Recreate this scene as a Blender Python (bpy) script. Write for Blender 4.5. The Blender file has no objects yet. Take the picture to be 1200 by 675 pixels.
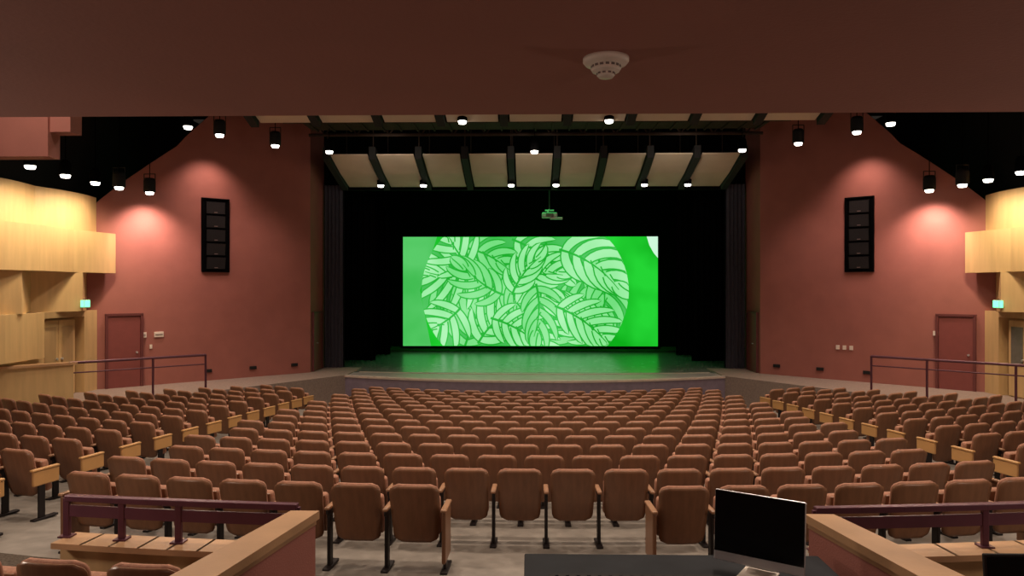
import bpy, bmesh, math, random
from mathutils import Vector, Matrix, Euler
random.seed(4)
sc=bpy.context.scene
sc.view_settings.view_transform='Standard'
COL=sc.collection
# ---------------------------------------------------------------- materials
def mat(name,col,rough=0.6,metal=0.0,var=0.0,scale=6.0,bump=0.0,bscale=60.0,em=None,es=0.0,spec=0.5,wood=False,sheen=0):
    m=bpy.data.materials.new(name); m.use_nodes=True
    nt=m.node_tree; N=nt.nodes; L=nt.links
    b=N['Principled BSDF']
    b.inputs['Base Color'].default_value=(*col,1); b.inputs['Roughness'].default_value=rough
    b.inputs['Metallic'].default_value=metal; b.inputs['Specular IOR Level'].default_value=spec
    tc=N.new('ShaderNodeTexCoord')
    if var>0:
        mp=N.new('ShaderNodeMapping'); L.new(tc.outputs['Object'],mp.inputs[0])
        if wood: mp.inputs['Scale'].default_value=(6,6,0.7)
        n=N.new('ShaderNodeTexNoise'); n.inputs['Scale'].default_value=scale; n.inputs['Detail'].default_value=5
        L.new(mp.outputs[0],n.inputs['Vector'])
        r=N.new('ShaderNodeValToRGB')
        r.color_ramp.elements[0].position=0.3; r.color_ramp.elements[1].position=0.7
        r.color_ramp.elements[0].color=(*[max(0,c*(1-var)) for c in col],1)
        r.color_ramp.elements[1].color=(*[min(1,c*(1+var)) for c in col],1)
        L.new(n.outputs['Fac'],r.inputs[0]); L.new(r.outputs[0],b.inputs['Base Color'])
    if bump>0:
        n2=N.new('ShaderNodeTexNoise'); n2.inputs['Scale'].default_value=bscale; n2.inputs['Detail'].default_value=3
        L.new(tc.outputs['Object'],n2.inputs['Vector'])
        bp=N.new('ShaderNodeBump'); bp.inputs['Strength'].default_value=bump; bp.inputs['Distance'].default_value=0.02
        L.new(n2.outputs['Fac'],bp.inputs['Height']); L.new(bp.outputs[0],b.inputs['Normal'])
    if em: 
        b.inputs['Emission Color'].default_value=(*em,1); b.inputs['Emission Strength'].default_value=es
    return m
M={}
M['red']=mat('red_plaster',(0.34,0.125,0.102),0.75,var=0.06,scale=2,bump=0.15,bscale=90)
M['soffit']=mat('soffit_plaster',(0.36,0.145,0.118),0.8,var=0.05,scale=1.5,bump=0.1)
M['reddoor']=mat('red_door_paint',(0.22,0.06,0.055),0.5,var=0.05)
M['redframe']=mat('dark_red_frame',(0.13,0.035,0.035),0.5,var=0.05)
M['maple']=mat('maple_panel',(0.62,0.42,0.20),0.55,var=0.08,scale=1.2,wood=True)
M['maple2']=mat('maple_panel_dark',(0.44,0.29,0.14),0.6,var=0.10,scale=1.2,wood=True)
M['black']=mat('black_paint',(0.006,0.006,0.007),0.8,var=0.2)
M['velvet']=mat('black_velvet',(0.002,0.002,0.0025),0.95,var=0.3,scale=20,spec=0.05)
M['darkmetal']=mat('dark_metal',(0.02,0.018,0.018),0.6,metal=0.2,var=0.2)
M['cone']=mat('speaker_grille',(0.012,0.011,0.012),0.7,var=0.5,scale=120,spec=0.25,bump=0.4,bscale=300)
M['truss']=mat('truss_paint',(0.035,0.022,0.017),0.8,var=0.2,spec=0.2)
M['pillar']=mat('grey_blue_drape',(0.045,0.043,0.06),0.8,var=0.1)
M['beige']=mat('beige_reflector',(0.55,0.46,0.37),0.7,var=0.06,scale=1.5)
M['concrete']=mat('concrete_floor',(0.23,0.205,0.18),0.6,var=0.18,scale=5,bump=0.1)
M['carpet']=mat('carpet',(0.10,0.08,0.064),0.95,var=0.4,scale=40,bump=0.4,bscale=200,spec=0.1)
M['walk']=mat('walkway_carpet',(0.26,0.20,0.17),0.9,var=0.15,scale=20)
M['stage']=mat('stage_deck',(0.17,0.18,0.17),0.26,var=0.2,scale=3)
M['apron']=mat('apron_deck',(0.30,0.28,0.27),0.4,var=0.12,scale=3)
M['stageedge']=mat('stage_edge',(0.50,0.42,0.36),0.6,var=0.1)
M['purple']=mat('purple_fascia',(0.20,0.16,0.21),0.7,var=0.1)
M['railp']=mat('purple_rail',(0.10,0.03,0.05),0.4,metal=0.2,var=0.1)
M['cap']=mat('oak_cap',(0.47,0.28,0.15),0.45,var=0.18,scale=2,bump=0.05)
M['ply']=mat('walnut_ply',(0.21,0.102,0.055),0.36,var=0.14,scale=3,wood=True)
M['fabric']=mat('rust_fabric',(0.37,0.180,0.118),0.8,var=0.2,scale=40,bump=0.3,bscale=250)
M['arm']=mat('arm_wood',(0.34,0.18,0.10),0.4,var=0.15,scale=3)
M['endp']=mat('end_panel_oak',(0.56,0.31,0.12),0.45,var=0.15,scale=2)
M['iron']=mat('seat_iron',(0.015,0.011,0.012),0.5,metal=0.3,var=0.1)
M['desk']=mat('desk_laminate',(0.018,0.020,0.026),0.75,var=0.2,spec=0.2)
M['glassblk']=mat('black_glass',(0.004,0.004,0.005),0.15,var=0.1,spec=0.3)
M['alu']=mat('aluminium',(0.55,0.56,0.58),0.35,metal=0.6,var=0.05)
M['white']=mat('white_plastic',(0.78,0.70,0.62),0.5,var=0.04)
M['slot']=mat('grey_slot',(0.15,0.11,0.10),0.6,var=0.04)
M['lens']=mat('lamp_lens',(1,1,1),0.3,em=(1.0,0.93,0.82),es=7)
M['exit']=mat('exit_green',(0.1,0.9,0.4),0.4,em=(0.2,1.0,0.5),es=1.6)
M['exitcase']=mat('exit_case',(0.5,0.5,0.45),0.5,var=0.03)
M['grayglass']=mat('gray_glass',(0.16,0.15,0.13),0.25,var=0.1)
# ---------------------------------------------------------------- builder
class B:
    def __init__(s): s.v=[];s.f=[];s.m=[];s.sm=[];s.mats=[]
    def mi(s,m):
        m=M[m]
        if m not in s.mats: s.mats.append(m)
        return s.mats.index(m)
    def add(s,vs,fs,m,X=None,smooth=False):
        o=len(s.v); i=s.mi(m)
        for v in vs:
            v=Vector(v)
            s.v.append(X@v if X else v)
        for f in fs: s.f.append([a+o for a in f]); s.m.append(i); s.sm.append(smooth)
    def bmadd(s,bm,m,X=None,smooth=False):
        bm.verts.index_update()
        s.add([v.co.copy() for v in bm.verts],[[v.index for v in f.verts] for f in bm.faces],m,X,smooth); bm.free()
    def box(s,c,d,m,rot=(0,0,0),bev=0,seg=2,X=None,smooth=False):
        bm=bmesh.new(); bmesh.ops.create_cube(bm,size=1)
        bmesh.ops.scale(bm,vec=d,verts=bm.verts)
        if bev: bmesh.ops.bevel(bm,geom=bm.edges[:],offset=bev,segments=seg,affect='EDGES',profile=0.5)
        T=Matrix.Translation(c)@Euler(rot).to_matrix().to_4x4()
        s.bmadd(bm,m,X@T if X else T,smooth)
    def tube(s,p1,p2,r,m,seg=10,r2=None,X=None,caps=True):
        p1=Vector(p1);p2=Vector(p2);d=p2-p1
        q=d.to_track_quat('Z','Y').to_matrix().to_4x4()
        T=Matrix.Translation(p1)@q
        r2=r if r2 is None else r2
        vs=[(r*math.cos(a),r*math.sin(a),0) for a in [2*math.pi*i/seg for i in range(seg)]]
        vs+=[(r2*math.cos(a),r2*math.sin(a),d.length) for a in [2*math.pi*i/seg for i in range(seg)]]
        fs=[[i,(i+1)%seg,seg+(i+1)%seg,seg+i] for i in range(seg)]
        if caps: fs+=[list(range(seg))[::-1],list(range(seg,2*seg))]
        s.add(vs,fs,m,X@T if X else T)
    def lathe(s,prof,m,c=(0,0,0),seg=24,X=None,smooth=True,sy=1):
        vs=[];n=len(prof)
        for i in range(seg):
            a=2*math.pi*i/seg
            for r,z in prof: vs.append((c[0]+r*math.cos(a),c[1]+sy*r*math.sin(a),c[2]+z))
        fs=[]
        for i in range(seg):
            j=(i+1)%seg
            for k in range(n-1): fs.append([i*n+k,j*n+k,j*n+k+1,i*n+k+1])
        s.add(vs,fs,m,X,smooth)
    def prism(s,pts,z0,z1,m,X=None):
        n=len(pts)
        vs=[(x,y,z0) for x,y in pts]+[(x,y,z1) for x,y in pts]
        fs=[[i,(i+1)%n,n+(i+1)%n,n+i] for i in range(n)]+[list(range(n))[::-1],list(range(n,2*n))]
        s.add(vs,fs,m,X)
    def mesh(s,name):
        me=bpy.data.meshes.new(name)
        me.from_pydata([tuple(v) for v in s.v],[],s.f)
        for m in s.mats: me.materials.append(m)
        for p,i,q in zip(me.polygons,s.m,s.sm): p.material_index=i; p.use_smooth=q
        bm=bmesh.new(); bm.from_mesh(me); bmesh.ops.recalc_face_normals(bm,faces=bm.faces); bm.to_mesh(me); bm.free()
        return me
    def obj(s,name,parent=None,loc=None):
        o=bpy.data.objects.new(name,s.mesh(name)); COL.objects.link(o)
        if loc: o.location=loc
        if parent: o.parent=parent
        return o
def linked(name,me,parent=None,loc=(0,0,0),rz=0):
    o=bpy.data.objects.new(name,me); COL.objects.link(o); o.location=loc; o.rotation_euler=(0,0,rz)
    if parent: o.parent=parent
    return o
def empty(name,loc=(0,0,0)):
    o=bpy.data.objects.new(name,None); COL.objects.link(o); o.location=loc; o.empty_display_size=.2; return o

YC=33.0
def fz(r): return -2.75-0.072*((YC-r)-7.0)
WZ=-2.87
# ---------------------------------------------------------------- floor
b=B()
def polar(b,r0,r1,nr,m,th=0.95,nt=48,zo=0):
    vs=[];fs=[]
    for i in range(nr+1):
        r=r0+(r1-r0)*i/nr
        for j in range(nt+1):
            t=-th+2*th*j/nt
            vs.append((max(-13.2,min(13.2,r*math.sin(t))),YC-r*math.cos(t),fz(r)+zo))
    for i in range(nr):
        for j in range(nt):
            a=i*(nt+1)+j; fs.append([a,a+1,a+nt+2,a+nt+1])
    b.add(vs,fs,m)
polar(b,8,26.25,24,'concrete')
polar(b,26.25,36.5,12,'carpet')
b.obj('floor')
b=B(); b.box((0,-0.7,-2.1),(26.2,4.7,1.0),'carpet'); b.obj('floor_landing')
# ---------------------------------------------------------------- shell
def wallseg(b,p,q,z0,z1,m,th=0.15,out=1):
    p=Vector(p);q=Vector(q);d=(q-p).normalized();n=Vector((-d.y,d.x))*th*out
    b.prism([tuple(p),tuple(q),tuple(q+n),tuple(p+n)],z0,z1,m)
b=B(); b.box((-13.3,14,1),(0.2,34.5,11),'black'); b.obj('wall_left')
b=B(); b.box((13.3,14,1),(0.2,34.5,11),'black'); b.obj('wall_right')
b=B(); b.box((0,-3.1,1),(27,0.2,11),'red'); b.obj('wall_back')
b=B(); b.box((0,15.2,6.6),(27,25,0.2),'black'); b.obj('ceiling')
b=B(); b.box((0,0.13,0.88),(26.4,6.26,0.2),'soffit'); b.box((0,3.16,3.7),(26.4,0.2,5.6),'soffit'); b.obj('ceiling_soffit')
b=B(); b.box((-9.3,11.55,3.95),(2.9,0.3,3.7),'red'); b.box((-7.72,11.6,4.2),(0.4,0.3,3.4),'red'); b.obj('wall_bulkhead')
# stage house
b=B()
b.box((0,36.03,1.8),(27,0.2,9.4),'velvet'); b.obj('wall_stage_back')
b=B()
b.box((-9.5,31.1,1.8),(0.15,9.6,9.3),'velvet'); b.obj('wall_stage_left')
b=B()
b.box((9.5,31.1,1.8),(0.15,9.6,9.3),'velvet'); b.obj('wall_stage_right')
b=B(); b.box((0,31,6.6),(19,10,0.2),'velvet'); b.obj('ceiling_stage')
b=B(); b.box((0,26.3,5.1),(19,0.25,3.1),'velvet'); b.obj('wall_proscenium_header')
def curvedwall(name,A,C,off,zf,n=24):
    b=B(); vs=[];fs=[]
    for i in range(n+1):
        t=i/n; p=A.lerp(C,t); zt=zf(t)
        for q in (p,p+off):
            vs.append((q.x,q.y,WZ-0.01)); vs.append((q.x,q.y,zt))
    for i in range(n):
        a=4*i; c=a+4
        fs+= [[a,c,c+1,a+1],[a+2,a+3,c+3,c+2],[a+1,c+1,c+3,a+3]]
    fs+=[[0,1,3,2],[4*n,4*n+2,4*n+3,4*n+1]]
    b.add(vs,fs,'red'); return b
for sg,nm in ((-1,'left'),(1,'right')):
    P0=(sg*10.78,21.7);P1=(sg*7.6,24.53)
    A=Vector((sg*12.75,19.95)); C=Vector((sg*10.78,21.7))
    b=curvedwall('t',Vector(P0),Vector(P1),Vector((sg*0.12,0.14)),lambda t:min(6.5,4.30+2.2*min(1,t/0.5)**0.9))
    b.box((sg*7.66,25.36,1.8),(0.12,1.66,9.36),'red')
    b.obj('wall_tower_'+nm)
    b=curvedwall('t',A,C,Vector((sg*0.12,0.14)),lambda t:1.85+2.45*t**0.85); b.obj('wall_splay_'+nm)
    b=B(); vs=[];fs=[];n=40
    for i in range(n+1):
        x=6.85+0.68*i/n; y=26.0+0.05*math.sin(i/n*math.pi*10)
        vs+= [(sg*x,y,-2.86),(sg*x,y,3.7)]
    for i in range(n): fs.append([2*i,2*i+2,2*i+3,2*i+1])
    b.add(vs,fs,'pillar',smooth=True); b.box((sg*7.2,26.16,0.42),(0.7,0.06,6.55),'velvet'); b.obj('proscenium_drape')
    for k,yy in enumerate((28.5,31.0)):
        b=B(); vs=[];fs=[];n=80; x0=6.2-0.1*k
        for i in range(n+1):
            x=x0+3.1*i/n; y=yy+0.09*math.sin(i/n*math.pi*26)
            vs+= [(sg*x,y,-2.86),(sg*x,y,6.4)]
        for i in range(n): fs.append([2*i,2*i+2,2*i+3,2*i+1])
        b.add(vs,fs,'velvet',smooth=True); b.obj('stage_leg_curtain')
    b=B(); b.box((sg*7.565,25.25,-1.86),(0.06,0.95,2.0),'reddoor'); b.box((sg*7.555,25.25,-0.85),(0.08,1.1,0.06),'redframe')
    b.box((sg*7.555,24.74,-1.86),(0.08,0.07,2.0),'redframe'); b.box((sg*7.555,25.76,-1.86),(0.08,0.07,2.0),'redframe')
    b.tube((sg*7.52,25.0,-1.9),(sg*7.46,25.0,-1.9),0.02,'alu'); b.obj('door_stage_%s'%nm)
    d=(C-A).normalized(); ang=math.atan2(d.y,d.x)
    s0=0.62+0.55; cc=A+d*s0
    X=Matrix.Translation((cc.x,cc.y,WZ))@Matrix.Rotation(ang,4,'Z')
    loc=-1 if (Matrix.Rotation(ang,4,'Z')@Vector((0,-1,0))).y<0 else 1
    b=B()
    b.box((0,loc*0.03,1.02),(0.84,0.05,2.04),'reddoor',X=X,bev=0.004)
    for xx in (-0.46,0.46): b.box((xx,loc*0.04,1.05),(0.07,0.1,2.1),'redframe',X=X)
    b.box((0,loc*0.04,2.1),(0.99,0.1,0.07),'redframe',X=X)
    b.tube((sg*-0.32,loc*0.05,1.0),(sg*-0.32,loc*0.12,1.0),0.03,'alu',X=X)
    b.obj('door_'+('1' if sg<0 else '2'))
    P0v=Vector(P0);P1v=Vector(P1);d=(P1v-P0v).normalized();ang=math.atan2(d.y,d.x)
    Rm=Matrix.Rotation(ang,4,'Z'); loc=-1 if (Rm@Vector((0,-1,0))).y<0 else 1
    cc=P0v+d*1.10
    X=Matrix.Translation((cc.x,cc.y,1.64))@Rm
    b=B()
    for xx in (-0.40,0.40): b.box((xx,loc*0.045,0),(0.04,0.07,2.3),'velvet',X=X)
    for zz in (-1.13,1.13): b.box((0,loc*0.045,zz),(0.84,0.07,0.04),'velvet',X=X)
    b.box((0,loc*0.012,0),(0.80,0.02,2.25),'velvet',X=X)
    for k in range(5):
        zc=0.85-0.43*k
        b.box((0,loc*(0.045+0.006*k),zc),(0.60,0.06,0.40),'velvet',rot=(0.04*k*-loc,0,0),bev=0.01,X=X)
        b.box((0,loc*(0.078+0.006*k),zc),(0.56,0.008,0.36),'cone',rot=(0.04*k*-loc,0,0),X=X)
        b.box((0,loc*(0.085+0.006*k),zc-0.14),(0.10,0.006,0.025),'slot',X=X)
    b.obj('line_array_speaker')
    b=B()
    if sg<0:
        A2=A+ (C-A)*0.60; d2=(C-A).normalized(); X2=Matrix.Translation((A2.x,A2.y,-1.38))@Matrix.Rotation(math.atan2(d2.y,d2.x),4,'Z')
        b.box((0.05,-0.02,0),(0.26,0.03,0.16),'white',X=X2,bev=0.005); b.box((0.52,-0.02,0),(0.26,0.03,0.16),'white',X=X2,bev=0.005)
        b.box((0.05,-0.04,0.0),(0.2,0.01,0.02),'slot',X=X2); b.box((0.52,-0.04,0.0),(0.2,0.01,0.02),'slot',X=X2)
        b.box((0.3,-0.02,-0.35),(0.07,0.03,0.12),'white',X=X2,bev=0.005)
    else:
        for s in (3.0,3.2,3.4):
            q=P1v-d*(s-0.5); b.box((q.x,q.y-0.02,-1.85),(0.1,0.04,0.13),'white',rot=(0,0,ang),bev=0.005)
        A2=A+(C-A)*0.63; b.box((A2.x,A2.y-0.03,-1.3),(0.2,0.04,0.13),'white',rot=(0,0,math.atan2((C-A).y,(C-A).x)),bev=0.005)
    b.obj('wall_switch_plates')
    b=B()
    for s in (0.9,2.3,3.7):
        q=P0v+d*s; b.box((q.x,q.y-0.02,WZ+0.3),(0.22,0.05,0.10),'black',rot=(0,0,ang),bev=0.005)
    b.obj('wall_floor_outlets')
    # ------------ maple side wall
    A=Vector((sg*12.5,20.25)); E=Vector((sg*12.95,10.0)); d=(E-A).normalized(); inn=Vector((-sg,0))
    def sp(s,o): 
        p=A+d*s+inn*o; return (p.x,p.y)
    def band(b,s0,s1,z0,z1,pr,amp,step,m,ph=0,fine=False):
        pts=[];k=0;s=s0
        if fine:
            nn_=int((s1-s0)/0.15)
            pts=[sp(s0+(s1-s0)*i/nn_,pr+amp*abs(math.sin((s0+(s1-s0)*i/nn_)*math.pi/step+ph))) for i in range(nn_+1)]
        else:
            while s<s1:
                pts.append(sp(s,pr+(amp if (k+ph)%2 else -amp))); s+=step;k+=1
            pts.append(sp(s1,pr+(amp if (k+ph)%2 else -amp)))
        pts+= [sp(s1,-0.25),sp(s0,-0.25)]
        b.prism(pts,z0,z1,m)
    b=B()
    band(b,0.0,9,1.52,2.55,0.10,0.18,2.4,'maple',fine=True)
    band(b,-0.15,9,0.42,1.54,0.46,0.10,1.5,'maple',ph=1)
    band(b,0.0,9,-0.62,0.42,0.14,0.30,1.1,'maple',ph=0)
    band(b,2.3,9,-1.75,-0.62,0.35,0.08,1.5,'maple',ph=0)
    band(b,0.0,0.55,WZ,-0.62,0.12,0.0,3,'maple'); band(b,2.2,9,WZ,-0.62,0.12,0,3,'maple')
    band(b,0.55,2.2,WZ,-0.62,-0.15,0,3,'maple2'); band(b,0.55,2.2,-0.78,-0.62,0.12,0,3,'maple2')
    b.obj('wall_panel_'+nm)
    X=Matrix.Translation((*sp(1.37,-0.1),WZ))@Matrix.Rotation(math.atan2(d.y,d.x),4,'Z')
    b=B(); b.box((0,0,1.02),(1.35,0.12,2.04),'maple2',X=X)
    for xx in (-0.33,0.33):
        b.box((xx,0,1.02),(0.62,0.16,1.98),'maple',X=X,bev=0.005); b.box((xx,0,1.35),(0.42,0.19,1.0),'grayglass' if sg>0 else 'maple2',X=X)
        b.tube((xx*0.3,-0.13,1.0),(xx*0.3,0.13,1.0),0.03,'alu',X=X)
    b.obj('door_'+('3' if sg<0 else '4'))
    p=sp(1.05,0.48); b=B(); b.box((p[0],p[1],-0.42),(0.10,0.26,0.22),'exitcase',bev=0.01)
    b.box((p[0]-sg*0.055,p[1],-0.42),(0.01,0.23,0.18),'exit'); b.box((p[0],p[1]-0.135,-0.42),(0.09,0.01,0.18),'exit')
    b.tube((p[0],p[1],-0.3),(p[0]+sg*0.3,p[1],-0.3),0.012,'darkmetal'); b.obj('exit_sign')
# ---------------------------------------------------------------- stage & walkways
b=B()
pts=[(-6.2,26)]
for i in range(25):
    t=-1+2*i/24; pts.append((6.2*t,22.35+1.35*t*t))
pts.append((6.2,26))
b.prism(pts,-4.2,-2.93,'purple')
b.prism([(x,y) for x,y in pts],-2.93,-2.9,'apron')
b.box((0,30.4,-3.497),(18.7,11.0,1.2),'stage')
for i in range(1,25):
    p=Vector(pts[i]);q=Vector(pts[i+1]); m=(p+q)/2; a=math.atan2((q-p).y,(q-p).x)
    b.box((m.x,m.y+0.08,-2.895),((q-p).length+0.02,0.2,0.06),'stageedge',rot=(0,0,a))
pit=[(6.0*(-1+2*i/20),24.35+0.6*abs(-1+2*i/20)**2) for i in range(21)]
for i in range(20):
    p=Vector(pit[i]);q=Vector(pit[i+1]); m=(p+q)/2; a=math.atan2((q-p).y,(q-p).x)
    b.box((m.x,m.y,-2.893),((q-p).length+0.02,0.1,0.02),'stageedge',rot=(0,0,a))
b.obj('stage_platform')
for sg,nm in ((-1,'left'),(1,'right')):
    b=B(); b.prism([(sg*6.2,23.75),(sg*9.1,19.7),(sg*12.75,16.3),(sg*13.15,16.3),(sg*13.15,26.1),(sg*6.2,26.1)],-4.3,WZ,'walk')
    b.prism([(sg*6.2,23.7),(sg*9.1,19.65),(sg*12.75,16.25),(sg*12.75,16.35),(sg*9.1,19.77),(sg*6.3,23.75)],-4.3,WZ+0.01,'walk')
    b.obj('floor_walkway_'+nm)
    P=[Vector((sg*9.1,19.85)),Vector((sg*10.1,18.95)),Vector((sg*11.5,17.65))]
    if sg>0: P.append(Vector((sg*12.6,16.6)))
    b=B(); ztop=WZ+1.02
    for i in range(len(P)-1):
        b.tube((*P[i],ztop),(*P[i+1],ztop),0.035,'railp')
        b.tube((*P[i],ztop-0.25),(*P[i+1],ztop-0.25),0.018,'railp')
    for p in P: b.tube((*p,WZ),(*p,ztop+0.02),0.03,'railp'); b.tube((*p,WZ),(*p,WZ+0.02),0.07,'railp')
    b.obj('handrail')
    if sg<0:
        b=B(); wallseg(b,(-11.5,17.75),(-12.85,16.45),WZ,ztop-0.04,'maple',0.14); wallseg(b,(-11.46,17.82),(-12.85,16.41),ztop-0.04,ztop+0.02,'cap',0.2); b.obj('wall_parapet')
# ---------------------------------------------------------------- screen
def S(px,py,e=0): return ((px-618.5)/850*33-0.2, 32.95-e, (337-py)/850*33)
def emat(name,ca,cb=None,st=1.0,sc_=0.45):
    m=bpy.data.materials.new(name); m.use_nodes=True; nt=m.node_tree;N=nt.nodes;L=nt.links
    N.remove(N['Principled BSDF']); e=N.new('ShaderNodeEmission'); e.inputs[1].default_value=st
    L.new(e.outputs[0],N['Material Output'].inputs[0])
    tc=N.new('ShaderNodeTexCoord'); n=N.new('ShaderNodeTexNoise'); n.inputs['Scale'].default_value=sc_; n.inputs['Detail'].default_value=2
    L.new(tc.outputs['Object'],n.inputs[0]); r=N.new('ShaderNodeValToRGB'); r.color_ramp.elements[0].position=.35; r.color_ramp.elements[1].position=.65
    r.color_ramp.elements[0].color=(*ca,1); r.color_ramp.elements[1].color=(*(cb or ca),1)
    L.new(n.outputs[0],r.inputs[0]); L.new(r.outputs[0],e.inputs[0]); M[name]=m
emat('sc_green',(0.004,0.42,0.010),(0.018,0.66,0.035))
emat('sc_side',(0.05,0.50,0.08),(0.10,0.60,0.14))
emat('sc_mint',(0.26,0.82,0.30),(0.44,0.93,0.48))
emat('sc_mint2',(0.17,0.74,0.21),(0.30,0.84,0.34))
emat('sc_leaf',(0.012,0.42,0.025),(0.04,0.56,0.07))
emat('sc_white',(0.6,0.95,0.7),(0.7,0.95,0.75))
scr=empty('projection_screen',(0,32.95,-0.1))
def scrobj(b,name):
    o=b.obj(name); o.parent=scr; o.matrix_parent_inverse=Matrix.Translation((0,-32.95,0.1)); return o
b=B()
for (x0,y0,x1,y1) in ((469,274,773,277),(469,405,773,408),(469,277,472,405),(770,277,773,405)):
    a=S(x0,y0);c=S(x1,y1); b.box(((a[0]+c[0])/2,33.0,(a[2]+c[2])/2),(abs(c[0]-a[0]),0.1,abs(a[2]-c[2])),'velvet')
scrobj(b,'frame')
b=B()
b.add([S(472,405),S(770,405),S(770,277),S(472,277)],[[0,1,2,3]],'sc_green')
b.add([S(472,405,.004),S(505,405,.004),S(492,340,.004),S(512,277,.004),S(472,277,.004)],[[0,1,2,3,4]],'sc_side')
b.add([S(757,277,.004),S(770,277,.004),S(770,302,.004),S(765,296,.004),S(760,287,.004)],[[0,1,2,3,4]],'sc_white')
CX,CY,RX,RY=615,341,121,104
def clampS(px,py,e):
    dx=(px-CX)/RX;dy=(py-CY)/RY;r=math.hypot(dx,dy)
    if r>1: px=CX+dx/r*RX;py=CY+dy/r*RY
    py=min(404.5,max(277.5,py)); return S(px,py,e)
n=72
b.add([clampS(CX+RX*1.0*math.cos(2*math.pi*i/n),CY+RY*1.0*math.sin(2*math.pi*i/n),.008) for i in range(n)],[list(range(n))],'sc_side')
ecnt=[0.012]
def strip(path,ws,m,tip=True):
    ecnt[0]+=0.00012; e=ecnt[0]
    vs=[]
    for i,p in enumerate(path):
        a=path[max(0,i-1)];c=path[min(len(path)-1,i+1)]
        dx,dy=c[0]-a[0],c[1]-a[1];l=math.hypot(dx,dy) or 1
        nx,ny=-dy/l,dx/l
        vs.append(clampS(p[0]+nx*ws[i],p[1]+ny*ws[i],e)); vs.append(clampS(p[0]-nx*ws[i],p[1]-ny*ws[i],e))
    b.add(vs,[[2*i,2*i+1,2*i+3,2*i+2] for i in range(len(path)-1)],m)
def frond(x,y,ang,L_,W_,n,m='sc_mint',w=3.2,curl=0.5,sp0=80,sp1=25,bend=0.3,out=1.5):
    a=math.radians(ang)
    path=[(x+L_*t*math.cos(a+bend*t),y+L_*t*math.sin(a+bend*t)) for t in [i/8 for i in range(9)]]
    for k in range(n):
        t=(k+0.5)/n; px_=x+L_*t*math.cos(a+bend*t); py_=y+L_*t*math.sin(a+bend*t)
        ll=W_*math.sin(math.pi*(0.22+0.66*t))
        for sd in (-1,1):
            g=a+bend*t+sd*math.radians(sp0+(sp1-sp0)*t); pp=[];ww=[]
            for i in range(9):
                u=i/8; gg=g-sd*curl*u
                pp.append((px_+ll*u*math.cos(gg),py_+ll*u*math.sin(gg))); ww.append(w*(math.sin(math.pi*min(1,(0.22+0.78*u)))**0.6))
            strip(pp,[q+out if i<8 else 0.5 for i,q in enumerate(ww)],'sc_leaf'); strip(pp,ww,m)
    strip(path,[1.4*(1-0.7*i/8) for i in range(9)],'sc_leaf')
for L in [(505,372,-40,75,44,6,'sc_mint2',3.6),(545,408,-80,75,54,6,'sc_mint2',4.0),(560,402,-60,70,50,6,'sc_mint',4.0),(640,402,-60,70,48,6,'sc_mint2',4.0),
          (700,300,70,80,46,6,'sc_mint2',4.0),(585,290,60,75,46,6,'sc_mint2',3.8),(640,284,100,60,44,5,'sc_mint',3.8),(600,280,20,80,36,6,'sc_mint',3.6),
          (720,395,-160,80,46,7,'sc_mint',3.6),(545,290,10,60,34,5,'sc_mint2',3.6),
          (556,320,165,58,54,6,'sc_mint',3.6,0.3,95,10),(552,312,-140,52,50,5,'sc_mint',3.6,0.3,90,10),(540,360,130,50,44,5,'sc_mint',3.6,0.3,90,15),
          (590,345,200,60,40,5,'sc_mint2',3.6),(600,330,-25,60,40,5,'sc_mint',3.4),(575,372,15,80,40,7,'sc_mint',3.4,0.4),
          (628,332,75,62,42,5,'sc_mint2',3.4),(600,345,-70,56,36,5,'sc_mint',3.2,0.6),
          (655,292,14,84,58,6,'sc_mint',4.8,0.75,85,30,0.35,1.6),
          (650,358,20,84,44,7,'sc_mint',3.6,0.3,70,25)]:
    frond(*L)
scrobj(b,'projected_image')
b=B()
b.box((0.68,29.5,2.95),(0.62,0.5,0.2),'exitcase',bev=0.04); b.box((0.68,29.22,2.95),(0.3,0.08,0.14),'slot',bev=0.02)
b.tube((0.68,29.5,3.05),(0.68,29.5,6.5),0.03,'darkmetal'); b.tube((0.5,29.5,3.15),(0.86,29.5,3.15),0.03,'exitcase')
b.box((0.95,29.4,2.82),(0.5,0.3,0.08),'exitcase',bev=0.02); b.tube((0.45,29.5,2.85),(0.68,29.5,3.2),0.03,'exitcase')
b.obj('ceiling_projector')
# ---------------------------------------------------------------- ceiling reflectors
def reflector(name,y0,z0,y1,z1,half,n,gap):
    b=B(); w=2*half/n
    for i in range(n):
        xa=-half+i*w+gap/2; xb=xa+w-gap
        vs=[(xa,y0,z0),(xb,y0,z0),(xb,(y0+y1)/2,(z0+z1)/2-0.06),(xa,(y0+y1)/2,(z0+z1)/2-0.06),(xb,y1,z1),(xa,y1,z1)]
        vs+= [(x,y,z+0.04) for x,y,z in vs]
        b.add(vs,[[0,1,2,3],[3,2,4,5],[7,6,9,8],[8,9,11,10],[0,6,7,1],[5,4,10,11],[0,3,9,6],[3,5,11,9],[1,7,8,2],[2,8,10,4]],'beige')
    for i in range(n+1):
        x=-half+i*w
        vs=[(x-gap*.35,y0,z0-0.12),(x+gap*.35,y0,z0-0.12),(x+gap*.35,y1,z1-0.12),(x-gap*.35,y1,z1-0.12)]
        vs+=[(a,c,e+0.4) for a,c,e in vs]
        b.add(vs,[[0,1,2,3],[4,7,6,5],[0,4,5,1],[1,5,6,2],[2,6,7,3],[3,7,4,0]],'black')
        b.tube((x,y0+0.2,z0+0.2),(x,y0+0.2,6.5),0.02,'truss'); b.tube((x,y1-0.2 if y1>y0 else y1+0.2,z1),(x,y1+0.2,6.5),0.02,'truss')
    b.obj(name)
reflector('ceiling_reflector_panels',25.9,3.62,23.4,4.30,6.75,9,0.30)
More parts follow.
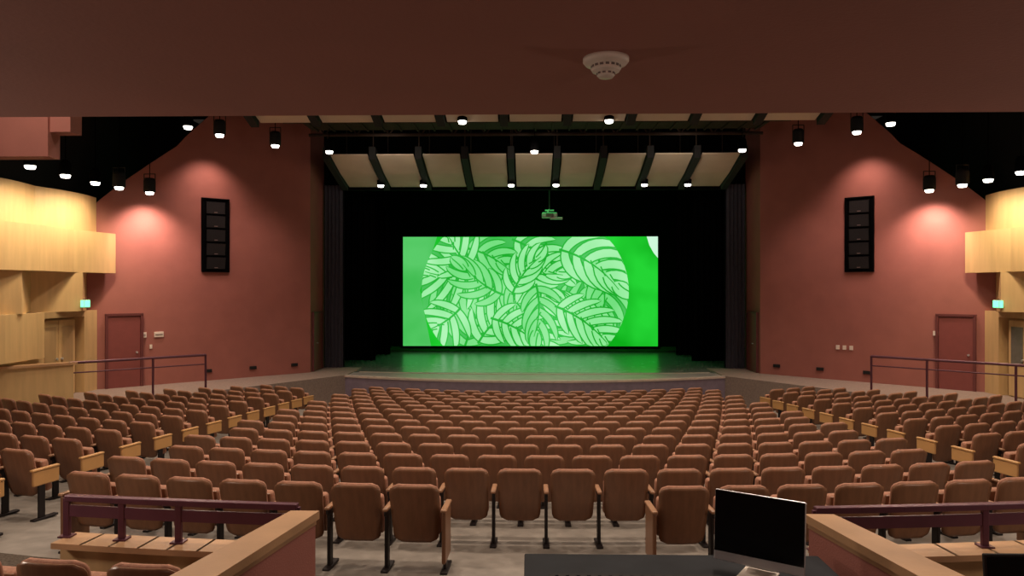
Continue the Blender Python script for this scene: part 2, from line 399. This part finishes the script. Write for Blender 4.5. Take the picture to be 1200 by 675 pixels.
reflector('ceiling_reflector_panels',19.0,4.36,16.6,5.1,7.4,9,0.30)
for (yy,zz,hw) in ((20.6,4.75,7.2),(22.4,4.75,7.0)):
    b=B()
    for dz in (0,0.7): b.tube((-hw,yy,zz+dz),(hw,yy,zz+dz),0.05,'truss')
    n=28
    for i in range(n):
        x0=-hw+2*hw*i/n;x1=x0+2*hw/n
        b.tube((x0,yy,zz+(0 if i%2 else .7)),(x1,yy,zz+(.7 if i%2 else 0)),0.025,'truss',seg=6)
    for x in (-hw+.3,0.3,hw-.3): b.tube((x,yy,zz+.7),(x,yy,6.5),0.03,'truss')
    b.obj('ceiling_truss')
b=B()
b.box((0,21.5,4.85),(13.6,1.1,0.06),'truss')
for i in range(27): b.box((-6.6+i*0.51,21.5,4.80),(0.05,1.1,0.06),'truss')
for yy in (20.95,22.05):
    b.tube((-6.8,yy,5.85),(6.8,yy,5.85),0.03,'truss')
    for i in range(9): b.tube((-6.8+i*1.7,yy,4.85),(-6.8+i*1.7,yy,5.85),0.02,'truss')
for x in (-6,-2,2,6): b.tube((x,21.5,4.85),(x,21.5,6.5),0.03,'truss')
b.obj('ceiling_catwalk')
# ---------------------------------------------------------------- lamps / cans
def can(p,big=False,lamp=None):
    b=B(); r=0.13
    b.lathe([(0.0,0.34),(0.07,0.34),(r*0.85,0.28),(r,0.2),(r,0.0),(r+0.015,-0.02),(r-0.012,-0.02),(r-0.02,0.02)],'velvet',seg=20)
    b.lathe([(r-0.02,0.0),(r-0.02,-0.04),(r*0.7,-0.085),(0.0,-0.10)],'lens',seg=20)
    b.tube((0,0,0.34),(0,0,6.5-p[2]),0.012,'velvet',seg=8)
    if big:
        b.tube((-r-.03,0,0.1),(-r-.03,0,0.5),0.012,'black'); b.tube((r+.03,0,0.1),(r+.03,0,0.5),0.012,'black'); b.tube((-r-.03,0,0.5),(r+.03,0,0.5),0.012,'black')
        b.lathe([(r+.03,0.0),(r+0.03,0.3),(r-0.01,0.38),(r+0.02,0.0)],'black',seg=20)
    b.obj('ceiling_downlight',loc=p)
def spot(p,tgt,e,ang,col=(1,0.78,0.56),blend=0.6,size=0.12):
    l=bpy.data.lights.new('spot','SPOT'); l.energy=e; l.spot_size=math.radians(ang); l.spot_blend=blend; l.color=col; l.shadow_soft_size=size
    o=bpy.data.objects.new('lamp_or_fill_spot',l); COL.objects.link(o); o.location=p
    o.rotation_euler=(Vector(tgt)-Vector(p)).to_track_quat('-Z','Y').to_euler()
    return o
def point(p,e,col=(1,0.80,0.64),size=0.3):
    l=bpy.data.lights.new('point','POINT'); l.energy=e; l.color=col; l.shadow_soft_size=size
    o=bpy.data.objects.new('fill_point',l); COL.objects.link(o); o.location=p
W=(1,0.79,0.61)
for sg in (-1,1):
    for i,(x,y) in enumerate(((10.98,20.45),(11.15,19.2),(11.25,18.3),(11.25,17.1),(11.2,15.8))):
        if i in(0,):
            can((sg*x,y,2.75),True); spot((sg*x,y,2.6),(sg*11.5,21.25,0.6),430,115,(1,0.68,0.56),1.0)
        else:
            can((sg*x,y,2.72),i==1)
            spot((sg*x,y,2.55),(sg*12.6,y,-0.2),160,140,(1,0.78,0.52),0.8)
    for i,(x,y,z) in enumerate(((9.0,18.6,4.2),(8.6,19.6,4.2),(7.6,21.1,4.2),(6.2,21.8,4.15))):
        can((sg*x,y,z),i in(1,2))
    spot((sg*9.5,21.5,4.2),(sg*10.2,22.3,2.2),150,100,(1,0.66,0.54),1.0)
    spot((sg*8.6,19.6,4.0),(sg*9.6,22.7,-0.5),190,85,(1,0.68,0.56),1.0)
    spot((sg*7.6,21.1,4.0),(sg*9.0,23.3,-2.0),150,80,(1,0.70,0.58),1.0)
    spot((sg*9.0,18.6,4.0),(sg*7.6,15,-3),400,115,W,0.8)
    spot((sg*6.2,21.8,3.95),(sg*4.5,20.5,-3),500,105,W,0.8)
    for x in (5.35,3.85,0.78): can((sg*x,25.3,3.62))
    can((sg*1.9,18.8,4.35))
can((0.0,21.9,4.15))
spot((0,21.9,3.95),(0,20.5,-3),600,110,W,0.8)
for x in (-7.5,-2.6,2.6,7.5):
    for y in (9.5,14.5):
        can((x,y,5.9)); spot((x,y,5.7),(x,y,-3),720,125,W,0.7,0.25)
for x in (-5,-1.6,1.6,5): spot((x,6.2,5.9),(x,6.8,-3),440,110,W,0.7,0.25)
point((-2.8,-1.8,-0.1),58); point((2.8,-1.8,-0.1),58)  # added fill behind the camera, no fixture; lifts soffit and seat backs
for sg in (-1,1): point((sg*5.6,4.6,-0.7),120,size=0.2)  # added unseen fill at the sides, standing in for bounce onto the soffit
for x in (-4.5,0,4.5): spot((x,21.5,3.9),(x,24.6,4.0),75,110,(1,0.85,0.68),1,0.2)  # added spots without fixtures, brighten the stage-side reflector panels
for x in (-5,0,5): spot((x,14.0,3.6),(x,17.6,4.8),60,110,(1,0.85,0.68),1,0.2)  # added spots without fixtures, brighten the nearer reflector panels
# added green spots, standing in for the screen's spill on the deck
for x in (-3.0,0,3.0): spot((x,29.0,5.6),(x*0.9,28.8,-2.9),520,72,(0.05,1.0,0.22),1.0,0.2)
for x in (-2.5,2.5): spot((x,25.0,5.6),(x,23.8,-2.9),120,70,(0.35,1.0,0.45),1.0,0.2)  # added front spots, brighten apron and riser
# ---------------------------------------------------------------- seats
def shell(b,wb,wt,z0,z1,yb,yt,th,curv,m,rc=0.06,nx=8,nz=10):
    vs=[];fs=[]
    def pt(i,j,side):
        v=j/nz; z=z0+(z1-z0)*v; w=(wb+(wt-wb)*v)/2
        dt=z1-z; db=z-z0
        if dt<rc: w-= rc-math.sqrt(max(0,rc*rc-(rc-dt)**2))
        if db<rc: w-= rc-math.sqrt(max(0,rc*rc-(rc-db)**2))
        u=-1+2*i/nx; x=u*w; y=yb+(yt-yb)*v+curv*(x/(wt/2))**2
        edge=1-max(abs(u)**6,abs(2*v-1)**14)
        y+= side*th*(0.35+0.65*edge)/2
        return (x,y,z)
    zs=list(range(nz+1))
    for side in (-1,1):
        for j in zs:
            for i in range(nx+1): vs.append(pt(i,j,side))
    K=(nx+1)*(nz+1)
    for s in (0,1):
        for j in range(nz):
            for i in range(nx):
                a=s*K+j*(nx+1)+i; f=[a,a+1,a+nx+2,a+nx+1]; fs.append(f)
    for j in range(nz):
        for i in (0,nx):
            a=j*(nx+1)+i; fs.append([a,a+nx+1,K+a+nx+1,K+a])
    for i in range(nx):
        for j in (0,nz):
            a=j*(nx+1)+i; fs.append([a,a+1,K+a+1,K+a])
    b.add(vs,fs,m,smooth=True)
b=B()
shell(b,0.44,0.50,0.27,0.85,0.02,-0.12,0.022,0.03,'ply',rc=0.08,nz=20)
shell(b,0.42,0.475,0.36,0.862,0.045,-0.088,0.065,0.025,'fabric',rc=0.08,nz=20)
b.box((0,0.17,0.50),(0.44,0.10,0.40),'fabric',rot=(0.18,0,0),bev=0.035,seg=3,smooth=True)
b.box((0,0.115,0.50),(0.42,0.02,0.38),'ply',rot=(0.18,0,0),bev=0.008)
seat_me=b.mesh('seat')
b=B()
b.box((0,0.02,0.29),(0.035,0.09,0.58),'iron',bev=0.01); b.box((0,0.04,0.015),(0.07,0.30,0.03),'iron',bev=0.008)
b.box((0,0.06,0.56),(0.03,0.24,0.05),'iron',bev=0.01)
b.box((0,0.08,0.60),(0.055,0.32,0.03),'arm',bev=0.012,smooth=True)
std_me=b.mesh('armrest_standard')
def endmesh(m,z0):
    b=B()
    b.box((0,0.02,0.29),(0.03,0.09,0.56),'iron',bev=0.01)
    b.box((0,0.08,(z0+0.6)/2),(0.04,0.36,0.6-z0),m,bev=0.015); b.box((0,0.06,0.015),(0.07,0.34,0.03),'iron',bev=0.008)
    b.box((0,0.07,0.615),(0.06,0.38,0.03),'arm' if m=='ply' else m,bev=0.012)
    return b.mesh('end_panel')
end_c=endmesh('ply',0.10); end_s=endmesh('endp',0.42)
SP=0.575
def row(R,slots,side=False):
    z=fz(R)
    par=empty('theater_seat_row',(0,YC-R,z))
    end_me=end_s if side else end_c
    def place(me,s,nm,jit=0):
        t=s/R; o=linked(nm,me,par,(R*math.sin(t),R-R*math.cos(t),0.0),t)
    groups=[];g=[slots[0]]
    for s in slots[1:]:
        if s-g[-1]<SP*1.2: g.append(s)
        else: groups.append(g); g=[s]
    groups.append(g); c=0
    for g in groups:
        for i,s in enumerate(g):
            c+=1; place(seat_me,s,'seat_%d'%c)
            if i>0: place(std_me,s-SP/2,'standard_%d'%c)
        place(end_me,g[0]-SP/2,'end_panel_a%d'%c); place(end_me,g[-1]+SP/2,'end_panel_b%d'%c)
def ok_side(x,y):
    x=abs(x)
    if x<6.35 or x>12.3: return False
    segs=[((6.2,23.7),(9.1,19.7)),((9.1,19.7),(12.75,16.3))]
    for (x0,y0),(x1,y1) in segs:
        nx,ny=(y0-y1),(x1-x0); l=math.hypot(nx,ny)
        dd=((x-x0)*nx+(y-y0)*ny)/l
        if dd>-0.75: return False
    return True
for k in range(0,15):
    y0=7.0+0.92*k; R=YC-y0
    off=SP/2 if k%2 else 0.0
    if k==0: slots=[s*SP for s in range(-12,13) if abs(s*SP)>1.0 and abs(s*SP)<5.1]; slots=[s+(0.14 if s>0 else -0.14) for s in slots]
    elif k==1: slots=[(s+0.5)*SP for s in range(-9,9)]
    else:
        slots=[s*SP+off for s in range(-12,13) if abs(R*math.sin((s*SP+off)/R))<5.0]
    row(R,slots)
for k in range(0,15):
    y0=7.0+0.92*k; R=YC-y0
    for sg in (-1,1):
        slots=[]
        t0=math.asin(min(.99,6.4/R)); s=t0*R
        for i in range(14):
            t=s/R; x=R*math.sin(t);y=YC-R*math.cos(t)
            if ok_side(x,y): slots.append(sg*s)
            s+=SP
        if len(slots)>=2: row(R,sorted(slots),True)
row(28.62,[-3.80,-3.18,-2.56])
# ---------------------------------------------------------------- foreground low wall + rails
RR=27.6
for sg in (-1,1):
    xa,xb=1.95,(3.85 if sg<0 else 4.6)
    n=8; P=[]
    for i in range(n+1):
        x=sg*(xa+(xb-xa)*i/n); t=math.asin(x/RR); P.append((RR*math.sin(t),YC-RR*math.cos(t),t))
    b=B()
    for i in range(n):
        p,q=P[i],P[i+1]; m=((p[0]+q[0])/2,(p[1]+q[1])/2); a=math.atan2(q[1]-p[1],q[0]-p[0]); l=math.hypot(q[0]-p[0],q[1]-p[1])+0.02
        b.box((m[0],m[1],-2.32),(l,0.12,0.62),'maple2',rot=(0,0,a)); b.box((m[0],m[1]-0.03,-1.99),(l,0.26,0.045),'cap',rot=(0,0,a))
    b.obj('wall_seating_curb')
    b=B()
    for i in range(n):
        p,q=P[i],P[i+1]; m=((p[0]+q[0])/2,(p[1]+q[1])/2); a=math.atan2(q[1]-p[1],q[0]-p[0]); l=math.hypot(q[0]-p[0],q[1]-p[1])+0.01
        b.box((m[0],m[1],-1.66),(l,0.06,0.05),'railp',rot=(0,0,a),bev=0.008); b.box((m[0],m[1],-1.76),(l,0.02,0.09),'railp',rot=(0,0,a))
    for i in (0,4,7 if sg>0 else 6,8):
        p=P[i]; b.box((p[0],p[1],-1.815),(0.05,0.035,0.31),'railp',bev=0.005)
        b.box((p[0],p[1],-1.962),(0.1,0.09,0.012),'railp')
    b.obj('guard_rail')
    b=B()
    b.prism([(sg*1.52,4.48),(sg*2.22,0.9),(sg*2.5,0.9),(sg*1.66,4.48)],-2.62,-1.44,'red'); b.obj('wall_booth_'+('left' if sg<0 else 'right'))
    I0=(sg*1.5,4.5);I1=(sg*2.2,0.9);O0=(sg*1.68,4.5);O1=(sg*2.55,0.9)
    b=B(); b.prism([I0,I1,O1,O0],-1.44,-1.39,'cap'); b.prism([(sg*1.515,4.485),(sg*2.215,0.9),(sg*2.52,0.9),(sg*1.67,4.485)],-1.47,-1.44,'cap'); b.obj('trim_'+('1' if sg<0 else '2'))
# ---------------------------------------------------------------- desk
b=B()
zd=-1.55
b.box((0.63,3.7,zd-0.02),(1.70,1.08,0.04),'desk',bev=0.008)
b.box((-0.16,3.7,zd-0.50),(0.04,0.95,0.93),'desk'); b.box((1.42,3.7,zd-0.50),(0.04,0.95,0.93),'desk'); b.box((0.63,4.12,zd-0.4),(1.6,0.03,0.7),'desk')
b.obj('control_desk')
b=B()
b.box((0.36,3.66,zd+0.030),(0.90,0.30,0.045),'black',rot=(0.03,0,0),bev=0.01)
for i in range(16):
    b.box((-0.05+i*0.055,3.62,zd+0.055),(0.010,0.16,0.006),'desk'); b.box((-0.05+i*0.055,3.60+0.04*math.sin(i),zd+0.06),(0.020,0.026,0.010),'desk',bev=0.003)
    b.tube((-0.05+i*0.055,3.75,zd+0.053),(-0.05+i*0.055,3.75,zd+0.07),0.009,'desk',seg=8)
b.obj('mixing_console')
L0=Vector((0.85,4.04));R0=Vector((1.22,3.80)); mid=(L0+R0)/2; ang=math.atan2((R0-L0).y,(R0-L0).x)
X=Matrix.Translation((mid.x,mid.y,zd+0.001))@Matrix.Rotation(ang,4,'Z')@Matrix.Scale(0.96,4)
b=B()
T=Matrix.Translation((0,0,0.05))@Matrix.Rotation(math.radians(-4),4,'X')
b.box((0,0,0.20),(0.50,0.018,0.40),'alu',bev=0.006,X=X@T)
b.box((0,-0.011,0.225),(0.492,0.004,0.342),'glassblk',X=X@T)
b.box((0,0.04,0.22),(0.34,0.06,0.24),'alu',bev=0.025,X=X@T,smooth=True)
b.box((0,0.05,0.145),(0.16,0.012,0.26),'alu',rot=(0.18,0,0),bev=0.004,X=X)
b.box((0,-0.02,0.007),(0.19,0.22,0.010),'white',bev=0.004,X=X)
b.obj('desktop_computer')
b=B()
b.box((1.12,3.42,zd+0.008),(0.42,0.12,0.012),'alu',rot=(0,0,-.3),bev=0.003)
for i in range(14):
    for j in range(4):
        q=Matrix.Rotation(-.3,4,'Z')@Vector((-0.19+i*0.029,-0.042+j*0.027,0)); b.box((1.12+q.x,3.42+q.y,zd+0.017),(0.023,0.021,0.006),'white',rot=(0,0,-.3))
b.obj('keyboard')
b=B()
zf=fz(29.3)
b.box((2.62,4.05,-1.90),(0.8,0.5,0.03),'desk',bev=0.005)
for x in (2.27,2.97):
    for y in (3.85,4.25): b.tube((x,y,zf),(x,y,-1.9),0.018,'iron')
b.obj('side_table')
b=B()
b.box((2.6,4.06,-1.64),(0.56,0.025,0.34),'black',rot=(-0.1,0,0),bev=0.008); b.box((2.6,4.045,-1.64),(0.53,0.004,0.31),'glassblk',rot=(-0.1,0,0))
b.box((2.6,4.1,-1.78),(0.06,0.03,0.2),'black'); b.box((2.6,4.08,-1.877),(0.24,0.18,0.015),'black',bev=0.005)
b.obj('computer_monitor')
# ---------------------------------------------------------------- smoke detector
b=B()
b.lathe([(0,0.0),(0.078,0.0),(0.078,-0.012),(0.070,-0.022),(0.050,-0.026),(0.048,-0.034),(0.052,-0.036),(0.046,-0.046),(0.030,-0.050),(0.028,-0.056),(0.031,-0.058),(0.024,-0.066),(0,-0.068)],'white',seg=40)
for i in range(16):
    a=2*math.pi*i/16; b.box((0.0485*math.cos(a),0.0485*math.sin(a),-0.030),(0.004,0.012,0.007),'slot',rot=(0,0,a))
for i in range(10):
    a=2*math.pi*i/10; b.box((0.0295*math.cos(a),0.0295*math.sin(a),-0.053),(0.004,0.010,0.005),'slot',rot=(0,0,a))
b.obj('smoke_detector',loc=(0.065,2.47,0.78))
# ---------------------------------------------------------------- world, camera
w=bpy.data.worlds.new('World'); sc.world=w; w.use_nodes=True
w.node_tree.nodes['Background'].inputs[0].default_value=(1,0.8,0.65,1); w.node_tree.nodes['Background'].inputs[1].default_value=0.02
cam=bpy.data.cameras.new('Camera'); co=bpy.data.objects.new('Camera',cam); COL.objects.link(co)
cam.sensor_width=36; cam.lens=25.5; cam.clip_start=0.05
co.location=(-0.2,0,0); co.rotation_euler=(math.radians(90),0,math.radians(1.25))
sc.camera=co
